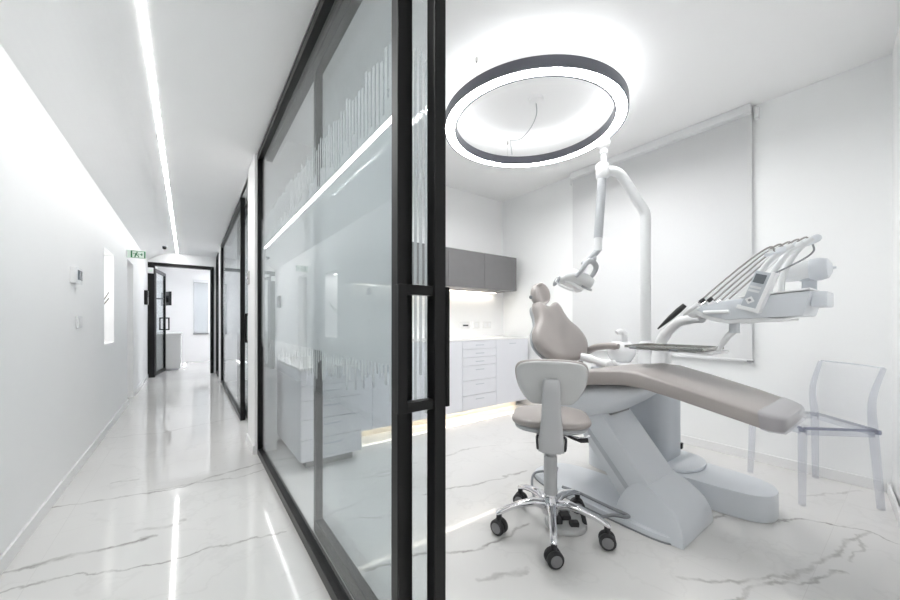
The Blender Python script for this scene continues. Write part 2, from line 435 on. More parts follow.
# windows of the treatment room
for i, (y0, y1) in enumerate(wins):
    r = struct_root('window_%d' % (i + 1), (RX + .1, (y0 + y1) / 2, zs))
    f = MB()
    for a, b, c, e in ((y0, y0 + .05, zs, zt), (y1 - .05, y1, zs, zt), (y0 + .05, y1 - .05, zs, zs + .05), (y0 + .05, y1 - .05, zt - .05, zt)):
        f.box(RX + .07, RX + .13, a, b, c, e)
    f.build('window_frame', M['white'], r, smooth=0)
    XB(RX + .095, RX + .105, y0 + .05, y1 - .05, zs + .05, zt - .05).build('pane', M['winglass'], r, smooth=0)

# ------------------------------------------------------------------ far end of the corridor
EY = 9.1
ew = MB().box(LX - .3, GX + .15, EY, EY + .12, 2.29, 2.7).box(.41, GX + .15, EY, EY + .12, 0, 2.29)
struct(ew.build('wall_end', M['paint'], smooth=0))
es = MB().box(LX - .32, LX - .02, EY + .12, 12.1, 0, 2.7)
struct(es.build('wall_reception_left', M['paint'], smooth=0))
eb = MB()
for x0, x1, z0, z1 in ((LX - .3, .09, 0, 2.7), (.09, .40, 0, .78), (.09, .40, 2.18, 2.7), (.40, 1.9, 0, 2.7)): eb.box(x0, x1, 12.0, 12.15, z0, z1)
struct(eb.build('wall_reception_back', M['paint'], smooth=0))
struct(XB(1.5, 1.65, EY + .12, 12.0, 0, 2.7).build('wall_reception_right', M['paint'], smooth=0))
struct(XB(LX - .3, 1.7, EY + .12, 12.1, 2.6, 2.7).build('ceiling_reception', M['ceil'], smooth=0))
struct(XB(GX + .15, 1.7, EY, EY + .12, 0, CH).build('wall_reception_side', M['paint'], smooth=0))
r = struct_root('window_3', (.245, 12.07, .78))
f = MB().box(.09, .12, 12.04, 12.1, .78, 2.18).box(.37, .40, 12.04, 12.1, .78, 2.18).box(.12, .37, 12.04, 12.1, .78, .82).box(.12, .37, 12.04, 12.1, 2.14, 2.18)
f.build('window_frame', M['white'], r, smooth=0)
XB(.12, .37, 12.065, 12.075, .82, 2.14).build('pane', M['winglass'], r, smooth=0)

# black door frame and open glazed door
r = struct_root('trim_1', (-.13, EY, 0))
f = MB().box(LX + .002, -.56, EY - .03, EY + .1, 0, 2.22).box(.35, .41, EY - .03, EY + .1, 0, 2.22).box(LX + .002, .41, EY - .03, EY + .1, 2.22, 2.285)
f.build('door_frame', M['black'], r, bevel=.003, smooth=0)
def D_handle(mb, o, along, out, zlo, zhi, reach, w=.012):
    """D shaped pull: two stubs and an upright bar; o = foot point on the stile"""
    o = V(o); al = V(along).normalized(); ou = V(out).normalized(); up = V(0, 0, 1)
    mb.obox(o + ou * (reach - w) + up * ((zlo + zhi) / 2), al, ou, up, w, w, (zhi - zlo) / 2)
    for z in (zlo + w, zhi - w): mb.obox(o + ou * (reach / 2 - w) + up * z, al, ou, up, w, reach / 2 - w, w)
    return mb
r = struct_root('door_3', (-.575, 9.22, 0))
a, b = V(-.575, 9.22, 0), V(-.455, 10.10, 0); al = (b - a).normalized(); ou = V(al.y, -al.x, 0); L = (b - a).length
f = MB()
for s0, s1, z0, z1 in ((0, .05, .02, 2.18), (L - .05, L, .02, 2.18), (.05, L - .05, .02, .08), (.05, L - .05, 2.12, 2.18)):
    f.obox(a + al * ((s0 + s1) / 2) + V(0, 0, (z0 + z1) / 2), al, ou, (0, 0, 1), (s1 - s0) / 2, .022, (z1 - z0) / 2)
f.build('door_frame', M['black'], r, bevel=.002, smooth=0)
MB().obox(a + al * (L / 2) + V(0, 0, 1.1), al, ou, (0, 0, 1), L / 2 - .05, .005, 1.02).build('pane', M['glass'], r, smooth=0)
for s in (1, -1):
    D_handle(MB(), a + al * (L - .025) + ou * (.022 * s), al, ou * s, .92, 1.2, .07).build('door_handle', M['black'], r, bevel=.002, smooth=0)

# ------------------------------------------------------------------ glazed walls and sliding doors
def stile_frame(mb, x0, x1, y0, y1, z0, z1, wy, wz):
    mb.box(x0, x1, y0, y0 + wy, z0, z1).box(x0, x1, y1 - wy, y1, z0, z1)
    mb.box(x0, x1, y0 + wy, y1 - wy, z0, z0 + wz).box(x0, x1, y0 + wy, y1 - wy, z1 - wz, z1)
    return mb
def glass_unit(k, yn, yf, ln, lf, label, ztop=2.49, reach=.105):
    """fixed panel in front (corridor side) and the sliding leaf behind it, inside the room"""
    t = thing('glass_partition', label, 'glass wall', (GX, (yn + yf) / 2, 0))
    fr = MB(); stile_frame(fr, GX, GX + .046, yn, yf, 0, ztop, .035, .05)
    fr.build('frame', M['black'], t, bevel=.003, smooth=0)
    g = XB(GX + .018, GX + .026, yn + .035, yf - .035, .05, ztop - .05).build('glass_pane', M['glass'], t, smooth=0)
    XB(GX + .0265, GX + .0268, yn + .035, yf - .035, .05, ztop - .05).build('film', M['film'], g, smooth=0)
    r = struct_root('door_%d' % k, (GX + .09, (ln + lf) / 2, 0))
    fr = MB(); stile_frame(fr, GX + .07, GX + .107, ln, lf, .01, ztop - .03, .035, .07)
    fr.build('door_frame', M['black'], r, bevel=.003, smooth=0)
    g = XB(GX + .086, GX + .094, ln + .035, lf - .035, .08, ztop - .10).build('glass_pane', M['glass'], r, smooth=0)
    XB(GX + .0945, GX + .0948, ln + .035, lf - .035, .08, ztop - .10).build('film', M['film_bars'], g, smooth=0)
    yh = ln + .0175
    D_handle(MB(), (GX + .07, yh, 0), (0, 1, 0), (-1, 0, 0), .87, 1.195, reach, .0125).build('door_handle', M['black'], r, bevel=.0015, smooth=0)
    XB(GX + .1065, GX + .119, ln - .002, ln + .036, .87, 1.195).build('door_handle', M['black'], r, bevel=.003, smooth=0)
    return t
glass_unit(1, .842, 3.30, .768, 1.90, 'nearest black-framed glass wall with white bar film, in front of the dental room')
glass_unit(2, 4.52, 7.58, 4.46, 5.62, 'second black-framed glass wall along the corridor, beyond the white pier', reach=.035)
glass_unit(4, 8.42, 9.09, 8.34, 9.04, 'narrow black-framed glass wall beside the far door of the corridor', reach=.035)
# floor and head tracks
struct(XB(GX + .068, GX + .112, -.2, 3.30, 2.462, 2.5).build('trim_2', M['black'], smooth=0))

# small chrome door contacts on the white piers
t = thing('door_lock_plate', 'small chrome lock plate on the white pier edge', 'lock plate', (GX - .02, 3.55, 1.5))
XB(GX - .03, GX - .019, 3.60, 3.69, 1.44, 1.56).build('plate', M['steel'], t, bevel=.003)
MB().lathe([(.012, 0), (.012, .012), (.009, .014)], (GX - .03, 3.645, 1.5), (-1, 0, 0)).build('knob', M['chrome'], t)

# ------------------------------------------------------------------ corridor things
t = thing('linear_light', 'long recessed white light line running down the corridor ceiling', 'ceiling light', (-.19, 4, 2.49))
a, b = V(-.152, -2.0, 0), V(-.212, 9.0, 0)
def strip(x0, x1, half, z0, z1, y0, y1):
    m = MB()
    m.add([(x0 - half, y0, z0), (x0 + half, y0, z0), (x1 + half, y1, z0), (x1 - half, y1, z0), (x0 - half, y0, z1), (x0 + half, y0, z1), (x1 + half, y1, z1), (x1 - half, y1, z1)],
          [(0, 3, 2, 1), (4, 5, 6, 7), (0, 1, 5, 4), (1, 2, 6, 5), (2, 3, 7, 6), (3, 0, 4, 7)])
    return m
strip(-.152, -.206, .0115, 2.4990, 2.4997, -2.0, 9.0).build('housing', M['white'], t, smooth=0)
strip(-.152, -.206, .0115, 2.4978, 2.4991, -2.0, 9.0).build('diffuser', M['led'], t, smooth=0)

t = thing('exit_sign', 'green and white running man exit sign above the left doorway', 'exit sign', (LX, 6.2, 1.98))
XB(LX + .002, -.475, 6.19, 6.21, 1.945, 2.045).build('panel', M['signwhite'], t, bevel=.002, smooth=0)
XB(LX + .0, LX + .012, 6.175, 6.225, 1.96, 2.03).build('bracket', M['white'], t, bevel=.002, smooth=0)
g = MB(); yy = 6.1895
def gq(x0, x1, z0, z1, sh=0.0):
    g.add([(x0, yy, z0), (x1, yy, z0), (x1 + sh, yy, z1), (x0 + sh, yy, z1), (x0, yy - .0012, z0), (x1, yy - .0012, z0), (x1 + sh, yy - .0012, z1), (x0 + sh, yy - .0012, z1)],
          [(0, 1, 2, 3), (7, 6, 5, 4), (0, 4, 5, 1), (1, 5, 6, 2), (2, 6, 7, 3), (3, 7, 4, 0)])
gq(LX + .045, LX + .06, 1.95, 2.04); gq(-.492, -.478, 1.95, 2.04)               # door edge bars
gq(LX + .06, -.492, 2.036, 2.041); gq(LX + .06, -.492, 1.949, 1.953)
gq(-.583, -.566, 1.985, 2.012, .006)                                             # torso
gq(-.569, -.556, 2.017, 2.03)                                                    # head
gq(-.590, -.578, 1.957, 1.988, .006); gq(-.572, -.560, 1.975, 1.987, .012); gq(-.553, -.545, 1.958, 1.980)   # legs
gq(-.604, -.580, 2.000, 2.006); gq(-.562, -.542, 1.997, 2.003)                   # arms
gq(-.535, -.508, 1.992, 2.0); gq(-.520, -.511, 1.980, 2.012)                     # arrow
g.build('pictogram', M['green'], t, smooth=0)

t = thing('thermostat', 'white wall thermostat with a grey screen on the left corridor wall', 'thermostat', (LX, 3.61, 1.43))
XB(LX - .001, -.636, 3.53, 3.69, 1.375, 1.49).build('body', M['white'], t, bevel=.006)
XB(-.6365, -.6345, 3.55, 3.675, 1.40, 1.47).build('screen', M['screen'], t, bevel=.001)
t = thing('light_switch', 'flat white switch plate below the thermostat', 'switch', (LX, 3.75, 1.1))
XB(LX, LX + .012, 3.68, 3.82, 1.055, 1.145).build('plate', M['white'], t, bevel=.004)
XB(LX + .012, LX + .016, 3.71, 3.79, 1.07, 1.13).build('rocker', M['skirt'], t, bevel=.002)
t = thing('card_reader', 'black door reader on the left wall beside the far door', 'card reader', (LX, 8.6, 1.5))
XB(LX - .001, LX + .05, 8.42, 8.62, 1.42, 1.68).build('body', M['black'], t, bevel=.006)
XB(LX + .05, LX + .053, 8.45, 8.59, 1.56, 1.65).build('screen', M['tvscreen'], t, bevel=.001)
t = thing('door_closer', 'small white sensor box at the top left corner of the far door', 'sensor', (-.62, 9.06, 2.13))
XB(-.671, -.58, 9.02, 9.069, 2.06, 2.17).build('body', M['white'], t, bevel=.006)
XB(-.65, -.595, 9.017, 9.02, 2.09, 2.13).build('lens', M['signwhite'], t)
t = thing('ceiling_sensor', 'small black sensor on the ceiling near the far door', 'sensor', (-.37, 8.2, 2.46))
MB().lathe([(.03, .018), (.035, 0), (.03, -.03), (.012, -.04)], (-.37, 8.2, 2.46)).build('body', M['black'], t)
MB().lathe([(.045, .025), (.045, .012)], (-.37, 8.2, 2.46)).build('mount', M['white'], t)

t = thing('added_niche_light', 'slim added light strip brightening the wall niche from its top', 'light strip', (LX - .2, 5.01, 1.82))  # strip added to brighten the niche
XB(LX - .30, LX - .10, 4.77, 5.25, 1.812, 1.831).build('profile', M['white'], t, smooth=0)
XB(LX - .29, LX - .11, 4.78, 5.24, 1.808, 1.812).build('diffuser', M['soft'], t, smooth=0)
# niche decoration
t = thing('twig_vase', 'white vase standing in the wall niche', 'vase', (-.80, 4.925, .88))
MB().lathe([(.03, 0), (.05, .02), (.055, .1), (.045, .2), (.034, .27), (.038, .29), (.035, .285), (.031, .27), (.040, .2), (.045, .1), (.03, .015)], (-.80, 4.925, .88)).build('body', M['white'], t)
for nm, lab, p in (('twig', 'tallest bare twig leaning out of the niche vase', [(-.803, 4.931, 0.95), (-.795, 4.940, 1.12), (-.775, 4.995, 1.24), (-.735, 5.125, 1.32), (-.70, 5.205, 1.42)]),
                   ('twig', 'lower bare twig leaning out of the niche vase', [(-.790, 4.910, 0.92), (-.785, 4.922, 1.12), (-.755, 4.955, 1.20), (-.72, 5.025, 1.27), (-.685, 5.095, 1.35)]),
                   ('twig', 'short upright bare twig in the niche vase', [(-.812, 4.920, 0.92), (-.808, 4.915, 1.12), (-.78, 4.910, 1.26), (-.74, 4.915, 1.38)])):
    tag(MB().tube(spline(p, 5), [.006 - .0001 * i for i in range(5 * (len(p) - 1) + 1)], 8).build(nm, M['twig']), lab, 'twig')

# recessed plain door in the left doorway
r = struct_root('door_5', (LX - .3, 6.6, 0))
XB(LX - .32, LX - .28, 6.32, 6.88, .01, 1.92).build('door_leaf', M['skirt'], r, bevel=.003, smooth=0)
MB().tube([(LX - .28, 6.42, 1.0), (LX - .24, 6.42, 1.0), (LX - .24, 6.52, 1.0)], .008).build('door_handle', M['steel'], r)

# reception room things
t = thing('television', 'black flat television on a wall arm in the far reception room', 'television', (-.5, 10.9, 1.65))
A = V(-.35, .94, 0).normalized(); B = V(A.y, -A.x, 0)
MB().obox((-.46, 10.85, 1.66), A, B, (0, 0, 1), .26, .022, .165).build('screen_case', M['tvscreen'], t, bevel=.008)
MB().obox(V(-.46, 10.85, 1.66) + B * .0225, A, B, (0, 0, 1), .245, .002, .15).build('screen', M['black'], t)
MB().tube([(-.46 - .02, 10.85, 1.66), (-.60, 10.9, 1.66), (-.688, 10.95, 1.66)], .02).build('wall_arm', M['tvscreen'], t)
XB(-.69, -.675, 10.85, 11.05, 1.56, 1.76).build('wall_plate', M['tvscreen'], t, bevel=.003)
t = thing('reception_desk', 'white block reception desk beyond the far door', 'desk', (-.42, 10.6, 0))
XB(-.66, -.17, 10.15, 11.2, 0.04, .80).build('body', M['top'], t, bevel=.004, smooth=0)
XB(-.68, -.15, 10.13, 11.22, .80, .84).build('counter', M['top'], t, bevel=.004, smooth=0)
XB(-.62, -.21, 10.19, 11.16, 0, .04).build('plinth', M['cab'], t, smooth=0)
t = thing('floor_light', 'glowing light bar on the floor beside the reception desk', 'light', (-.11, 11, .02))
XB(-.13, -.09, 10.5, 11.3, 0, .03).build('housing', M['white'], t, smooth=0)
XB(-.125, -.095, 10.51, 11.29, .03, .04).build('diffuser', M['soft'], t, smooth=0)
t = thing('roller_blind', 'white blind over the far reception window', 'blind', (.245, 11.97, .76))
XB(.08, .41, 11.975, 11.978, .79, 2.2).build('fabric', M['sheer'], t, smooth=0)
XB(.07, .42, 11.965, 11.99, .755, .79).build('bottom_bar', M['grey2'], t, bevel=.003)
XB(.07, .42, 11.95, 11.995, 2.2, 2.27).build('cassette', M['white'], t, bevel=.006)
t = thing('added_ceiling_light', 'added unseen white light panel on the reception room ceiling', 'ceiling light', (1.17, 10.85, 2.6))  # panel added out of sight to brighten the reception
XB(.92, 1.42, 10.3, 11.4, 2.57, 2.5995).build('frame', M['white'], t, bevel=.003)
XB(.94, 1.40, 10.32, 11.38, 2.562, 2.57).build('diffuser', M['panel'], t, smooth=0)
# unseen panels added to light the two further rooms
for y, lab in ((5.9, 'added light panel on the ceiling behind the second glass wall'), (8.4, 'added light panel on the ceiling behind the narrow far glass wall')):
    t = thing('added_ceiling_light', lab, 'ceiling light', (2.0, y, CH))
    XB(1.6, 2.4, y - .25, y + .25, CH - .05, CH - .0005).build('frame', M['white'], t, bevel=.003)
    XB(1.62, 2.38, y - .23, y + .23, CH - .058, CH - .05).build('diffuser', M['panel'], t, smooth=0)

# ------------------------------------------------------------------ ring pendant
RC = (2.123, 1.80); RZ = 2.59; RO, RI = .675, .584
t = thing('ring_pendant', 'large grey ring pendant with white glowing underside above the dental chair', 'pendant light', (RC[0], RC[1], RZ))
c = (RC[0], RC[1], RZ)
def ring_mesh(prof, n=96):
    m = MB(); rings = []
    for k in range(n):
        a = 2 * PI * k / n
        rings.append([V(RC[0] + r * math.cos(a), RC[1] + r * math.sin(a), z) for r, z in prof])
    return m.rings(rings, closed=True)
h = .068
ring_mesh([(RO, RZ), (RO, RZ + h), (RI, RZ + h), (RI, RZ), (RI + .012, RZ), (RI + .012, RZ + .012), (RO - .012, RZ + .012), (RO - .012, RZ)]).build('housing', M['ringmetal'], t, smooth=30)
ring_mesh([(RI + .0122, RZ + .003), (RO - .0122, RZ + .003), (RO - .0122, RZ + .011), (RI + .0122, RZ + .011)]).build('diffuser', M['ring'], t, smooth=30)
ring_mesh([(RI + .02, RZ + h), (RO - .02, RZ + h), (RO - .02, RZ + h + .004), (RI + .02, RZ + h + .004)]).build('added_uplight', M['ringup_fill'], t, smooth=30)  # glowing top face added to brighten the room ceiling
for (ax, ay) in ((1.463, 1.722), (2.426, 2.341), (2.55, 1.30)):
    dx, dy = ax - RC[0], ay - RC[1]; l = math.hypot(dx, dy); k = (RO + RI) / 2 / l
    px, py = RC[0] + dx * k, RC[1] + dy * k
    MB().tube([(px, py, RZ + h), (px, py, CH)], .0012, 6).build('suspension_wire', M['steel'], t)
    MB().lathe([(.009, 0), (.009, -.022), (.005, -.03)], (px, py, CH)).build('ceiling_grip', M['steel'], t)
MB().lathe([(.055, 0), (.055, -.018), (.045, -.024), (.008, -.024), (.008, -.035)], (2.142, 1.771, CH)).build('ceiling_rose', M['ceil'], t)
kx, ky = 2.426, 2.341
MB().tube(spline([(2.142, 1.771, CH - .03), (2.16, 1.78, CH - .10), (2.16, 1.82, CH - .17), (2.2, 1.93, CH - .19), (2.26, 2.05, CH - .16), (2.36, 2.24, CH - .06), (2.40, 2.285, CH - .03), (2.405, 2.27, RZ + h)], 6), .0035, 8).build('power_cord', M['stoolgrey'], t)

# ------------------------------------------------------------------ cabinets
FYc = 3.06
def door_front(parent, x0, x1, z0, z1, y, mat, hw=.07, handle=True, name='door'):
    d_ = XB(x0 + .002, x1 - .002, y - .018, y, z0 + .002, z1 - .002).build(name, mat, parent, bevel=.0015, smooth=0)
    if handle:
        xc = (x0 + x1) / 2
        XB(xc - hw, xc + hw, y - .022, y - .0185, z1 - .055, z1 - .045).build('handle', M['enamel2'], d_, bevel=.001, smooth=0)
    return d_
def base_cab(x0, x1, label, kind, y=FYc, yb=BY - .002, z0=.10, z1=.885):
    t = thing('base_cabinet', label, 'cabinet', ((x0 + x1) / 2, (y + yb) / 2, z0), 'base cabinets along the back wall')
    XB(x0 + .001, x1 - .001, y, yb, z0, z1).build('body', M['cabgap'] if False else M['cab'], t, smooth=0)
    if kind == 'drawers':
        hs = [.118, .118, .118, .212, .212, .212]; s_ = sum(hs); z = z1
        for q in hs:
            q = q / s_ * (z1 - z0); door_front(t, x0, x1, z - q, z, y - .001, M['cab'], .065, name='drawer'); z -= q
    else: door_front(t, x0, x1, z0, z1, y - .001, M['cab'], .06)
    return t
base_cab(1.12, 1.36, 'narrow pale grey door cabinet in the corner seen through the glass', 'door')
base_cab(1.36, 1.88, 'pale grey one-door base cabinet seen through the glass, left of the black stile', 'door')
base_cab(1.88, 2.43, 'pale grey base cabinet with one door just right of the black door stile', 'door')
base_cab(2.43, 2.95, 'pale grey base cabinet of six drawers under the wall sockets', 'drawers')
base_cab(2.95, 3.52, 'pale grey base cabinet with one door at the right end, by the dental chair', 'door')
tag(XB(1.10, 3.525, FYc - .02, BY - .002, .886, .905).build('worktop', M['top'], bevel=.002, smooth=0), 'thin white worktop running over the grey base cabinets', 'worktop')
tag(XB(1.14, 3.46, FYc + .14, BY - .01, 0, .0995).build('plinth', M['plinth'], smooth=0), 'pale wood plinth glowing under the base cabinets', 'plinth')
t = thing('plinth_light', 'warm white light strip glowing under the base cabinets', 'light strip', (2.3, FYc + .06, .095))
XB(1.16, 3.44, FYc + .11, FYc + .141, .088, .0995).build('profile', M['steel'], t, smooth=0)
XB(1.17, 3.43, FYc + .112, FYc + .138, .084, .088).build('diffuser', M['warm'], t, smooth=0)
# lower drawer unit standing forward, seen through the glass
t = thing('drawer_unit', 'low pale grey drawer unit standing forward, behind the sliding glass door', 'cabinet', (.86, 3.1, 0))
XB(.64, 1.10, 2.68, BY - .002, .08, .745).build('body', M['cab'], t, smooth=0)
XB(.63, 1.11, 2.655, BY - .002, .746, .765).build('top', M['top'], t, bevel=.002, smooth=0)
XB(.70, 1.06, 2.76, BY - .01, 0, .08).build('plinth', M['grey2'], t, smooth=0)
z = .745
for q in (.11, .11, .14, .145, .16):
    door_front(t, .64, 1.10, z - q, z, 2.679, M['cab'], .07, name='drawer'); z -= q
# wall cabinets
UY = 3.23
for x0, x1, lab in ((1.30, 1.83, 'dark grey wall cabinet seen through the glass, leftmost of its row'), (1.83, 2.36, 'dark grey wall cabinet beside the black door stile'), (2.36, 2.92, 'dark grey wall cabinet in the middle of the visible row'), (2.92, 3.49, 'dark grey wall cabinet at the right end, above the dental chair')):
    t = thing('wall_cabinet', lab, 'cabinet', ((x0 + x1) / 2, UY + .17, 1.51), 'wall cabinets')
    XB(x0 + .001, x1 - .001, UY, BY - .002, 1.51, 1.955).build('body', M['grey'], t, smooth=0)
    XB(x0 + .002, x1 - .002, UY - .019, UY - .001, 1.512, 1.95).build('door', M['grey'], t, bevel=.002, smooth=0)
t = thing('cabinet_light', 'white light strip under the dark wall cabinets', 'light strip', (2.4, 3.5, 1.5))
XB(1.34, 3.40, 3.49, 3.5805, 1.498, 1.5095).build('profile', M['steel'], t, smooth=0)
XB(1.35, 3.39, 3.495, 3.535, 1.494, 1.498).build('diffuser', M['warm'], t, smooth=0)
for i, (x, lab) in enumerate(((2.90, 'white wall socket with a dark slot, left of three above the worktop'), (3.09, 'blank white wall socket, middle of three above the worktop'), (3.29, 'white double wall socket, right of three above the worktop'))):
    t = thing('wall_socket', lab, 'socket', (x, BY, 1.06), 'sockets above the worktop')
    hwid = .075 if i != 1 else .06
    XB(x - hwid, x + hwid, BY - .012, BY, 1.015, 1.105).build('plate', M['top'], t, bevel=.004)
    if i == 0: XB(x - .04, x + .05, BY - .014, BY - .012, 1.045, 1.065).build('slot', M['rubber'], t)
    elif i == 1: XB(x - .03, x + .03, BY - .014, BY - .012, 1.03, 1.09).build('cover', M['white'], t)
    else:
        for s in (-.04, .04): MB().lathe([(.026, .001), (.026, .003)], (x + s, BY - .012, 1.06), (0, -1, 0)).build('outlet', M['white'], t)

# ------------------------------------------------------------------ wide roller blind over the two windows
t = thing('roller_blind', 'wide translucent white roller blind over the two windows behind the dental unit', 'blind', (3.57, 1.6, .79))
XB(3.575, 3.577, .80, 2.42, .80, 2.76).build('fabric', M['blind'], t, smooth=0)
XB(3.566, 3.586, .79, 2.43, .783, .803).build('bottom_bar', M['white'], t, bevel=.004)
XB(3.564, 3.588, .79, .83, .781, .795).build('end_cap', M['caster'], t, bevel=.002)
XB(3.52, 3.608, .80, 2.42, 2.75, 2.8195).build('cassette', M['white'], t, bevel=.01)
for y in (.77, 2.43): XB(3.56, 3.61, y - .012, y + .012, 2.70, 2.79).build('bracket', M['skirt'], t, bevel=.003)

# ------------------------------------------------------------------ dental chair
CX = 2.11
t = thing('dental_chair', 'taupe upholstered dental chair on a pale grey lifting base', 'dental chair', (CX, 1.1, 0))
fX = ((CX, 0, 0), (0, 1, 0), (0, 0, 1), (1, 0, 0))
# floor plate
ol = spline2([(-.20, .73), (0, .71), (.20, .73), (.23, .9), (.22, 1.4), (.15, 1.63), (0, 1.68), (-.15, 1.63), (-.22, 1.4), (-.235, .95)], 6)
MB().prism(ol, ((CX, 0, 0), (1, 0, 0), (0, 1, 0), (0, 0, 1)), 0, .035).build('base_plate', M['enamel'], t, bevel=.01)
MB().prism([(CX * 0 + a * 1.012, b * 1.012 - .012) for a, b in ol], ((CX, 0, 0), (1, 0, 0), (0, 1, 0), (0, 0, 1)), 0, .008).build('base_trim', M['hose'], t)
# front housing (quarter dome)
front = [(.682, .0), (.684, .05), (.70, .10), (.728, .145), (.785, .19)]
back = [(.785, .19), (.875, .238), (.93, .222), (.98, .17), (1.015, .09), (1.025, .0)]
fp = [(p.x, p.y) for p in spline([(a, b, 0) for a, b in front], 4)]; bp = [(p.x, p.y) for p in spline([(a, b, 0) for a, b in back[1:]], 4)]
def hrow(y, z_):
    hw = .165 + .045 * (1 - z_ / .24)
    return hw
m = MB(); pr_ = fp + bp; k0 = len(m.v)
vsL = [V(CX - hrow(y, z_), y + (.0 if z_ > .19 else 0), z_) for y, z_ in pr_]; vsR = [V(CX + hrow(y, z_), y, z_) for y, z_ in pr_]
n_ = len(pr_)
m.add(vsL + vsR, [(i, i + 1, n_ + i + 1, n_ + i) for i in range(n_ - 1)] + [(n_ - 1, 0, n_, 2 * n_ - 1), tuple(reversed(range(n_))), tuple(range(n_, 2 * n_))])
m.build('base_housing', M['enamel'], t, bevel=.010, seg=2, smooth=30)
# lifting arm
arm = [(.86, .235), (.93, .10), (1.00, .10), (1.30, .47), (1.34, .60), (1.16, .61)]
MB().prism(arm, fX, -.165, .155).build('lift_arm', M['enamel'], t, bevel=.012)
MB().prism([(.935, .16), (.955, .14), (1.235, .455), (1.215, .475)], fX, -.167, -.164).build('lift_arm_seam', M['enamel2'], t)
MB().prism([(1.10, .545), (1.18, .50), (1.26, .56), (1.10, .62)], fX, -.10, .13).build('lift_bracket', M['caster'], t, bevel=.01)
# seat pan hull
def hull():
    m = MB(); rings = []
    for y, zb, zt_, hw in ((.84, .752, .765, .10), (.90, .70, .76, .16), (1.0, .620, .755, .21), (1.1, .555, .745, .225), (1.22, .505, .735, .23), (1.36, .49, .72, .225), (1.5, .53, .70, .20), (1.6, .62, .69, .12)):
        rings.append(sec((CX, y, (zb + zt_) / 2), (1, 0, 0), (0, 0, 1), hw, (zt_ - zb) / 2, 3.0))
    return m.rings(rings)
hull().build('seat_pan', M['enamel'], t)
# upholstery: seat and legrest in one sweep
sw = [(.325, .682, .16, .020), (.335, .680, .20, .031), (.37, .688, .24, .035), (.50, .722, .258, .037), (.70, .768, .268, .040), (.86, .800, .275, .043), (.95, .803, .275, .043), (1.10, .785, .275, .043), (1.25, .755, .275, .045), (1.38, .725, .26, .045), (1.46, .71, .22, .04), (1.48, .705, .18, .025)]
rs = [sec((CX, y, z_), (1, 0, 0), (0, 0.15, 1), hw, hh, 9.0, 56) for y, z_, hw, hh in sw]
MB().rings(rs).build('seat_cushion', M['taupe'], t, smooth=50)
rs = [sec((CX, y, z_), (1, 0, 0), (0, .15, 1), hw, hh, 9.0, 56) for y, z_, hw, hh in ((.318, .682, .165, .027), (.33, .680, .204, .036), (.37, .688, .244, .039), (.395, .695, .247, .0395))]
MB().rings(rs).build('foot_cover', M['footcap'], t)
# backrest
bb, bt = V(CX + .02, 1.46, .828), V(CX + .02, 1.65, 1.185)
Bu = (bt - bb); BL = Bu.length; Bu.normalize(); Bn = V(0, -Bu.z, Bu.y)
bo = spline2([(-.07, -.005), (-.19, .02), (-.275, .09), (-.295, .16), (-.26, .24), (-.185, .31), (-.155, .38), (-.145, .44), (-.115, .475), (-.07, .45), (0, .432), (.07, .45), (.115, .475), (.145, .44), (.155, .38), (.185, .31), (.26, .24), (.295, .16), (.275, .09), (.19, .02), (.07, -.005)], 4)
bo = [(a * .95, b) for a, b in bo]
MB().puff(bo, (bb, (1, 0, 0), Bu, Bn), .045, .04).build('backrest', M['taupe'], t, smooth=60)
MB().puff([(a * .93, b * .95 + .01) for a, b in bo], (bb - Bn * .055, (1, 0, 0), Bu, Bn), .022, .02).build('backrest_shell', M['lampgrey'], t, smooth=60)
# headrest: rounded pad with a hollow
hc = V(CX - .02, 1.685, 1.305)
ax = V(.95, .12, .28).normalized(); az = V(-.2, .25, 1).normalized(); ay = ax.cross(az) * -1; ay.normalize()
m = MB(); rings = []
for i in range(15):
    th = PI * i / 14; rr = max(math.sin(th), .02) ** .8; hgt = -math.cos(th)
    ring = []
    for k in range(28):
        a = 2 * PI * k / 28; ca, sa = math.cos(a), math.sin(a)
        dp = .058 * rr * sa
        if sa > 0: dp *= (0.15 + 0.85 * abs(ca) ** 1.5) if abs(hgt) < .8 else 1
        ring.append(hc + ax * (.096 * rr * ca * (1.1 - .12 * hgt)) + ay * -dp + az * (.086 * hgt))
    rings.append(ring)
hd = m.rings(rings).build('headrest', M['taupe'], t, sub=1)
MB().tube([hc + V(0, .01, -.03), V(CX, 1.69, 1.20), V(CX, 1.67, 1.10)], .012).build('headrest_post', M['white'], hd)
MB().tube([hc + ax * -.07 + ay * .0 + V(0, .02, .0), hc + ax * -.108 + V(0, .02, .005)], [.012, .014], 10).build('headrest_knob', M['hose'], hd)
# armrest on the far side, hinge on the near side
MB().tube(spline([(CX + .29, 1.56, .78), (CX + .31, 1.53, .86), (CX + .32, 1.46, .905), (CX + .32, 1.37, .925), (CX + .32, 1.275, .928)], 6), [.018] * 4 + [.026] * 19 + [.020] * 2, 12).build('armrest', M['taupe'], t)
MB().tube(spline([(CX + .12, 1.50, .86), (CX + .16, 1.39, .838), (CX + .19, 1.29, .805)], 5), [.03] * 6 + [.024] * 5, 12).build('backrest_hinge', M['white'], t)
MB().obox((CX + .20, 1.275, .808), (1, 0, 0), (0, .9, -.35), (0, .35, .9), .025, .04, .02).build('hinge_cover', M['white'], t, bevel=.008)
MB().tube(spline([(CX + .05, 1.52, .86), (CX + .05, 1.46, .76), (CX + .05, 1.4, .7)], 4), .05, 14).build('backrest_bracket', M['enamel2'], t)

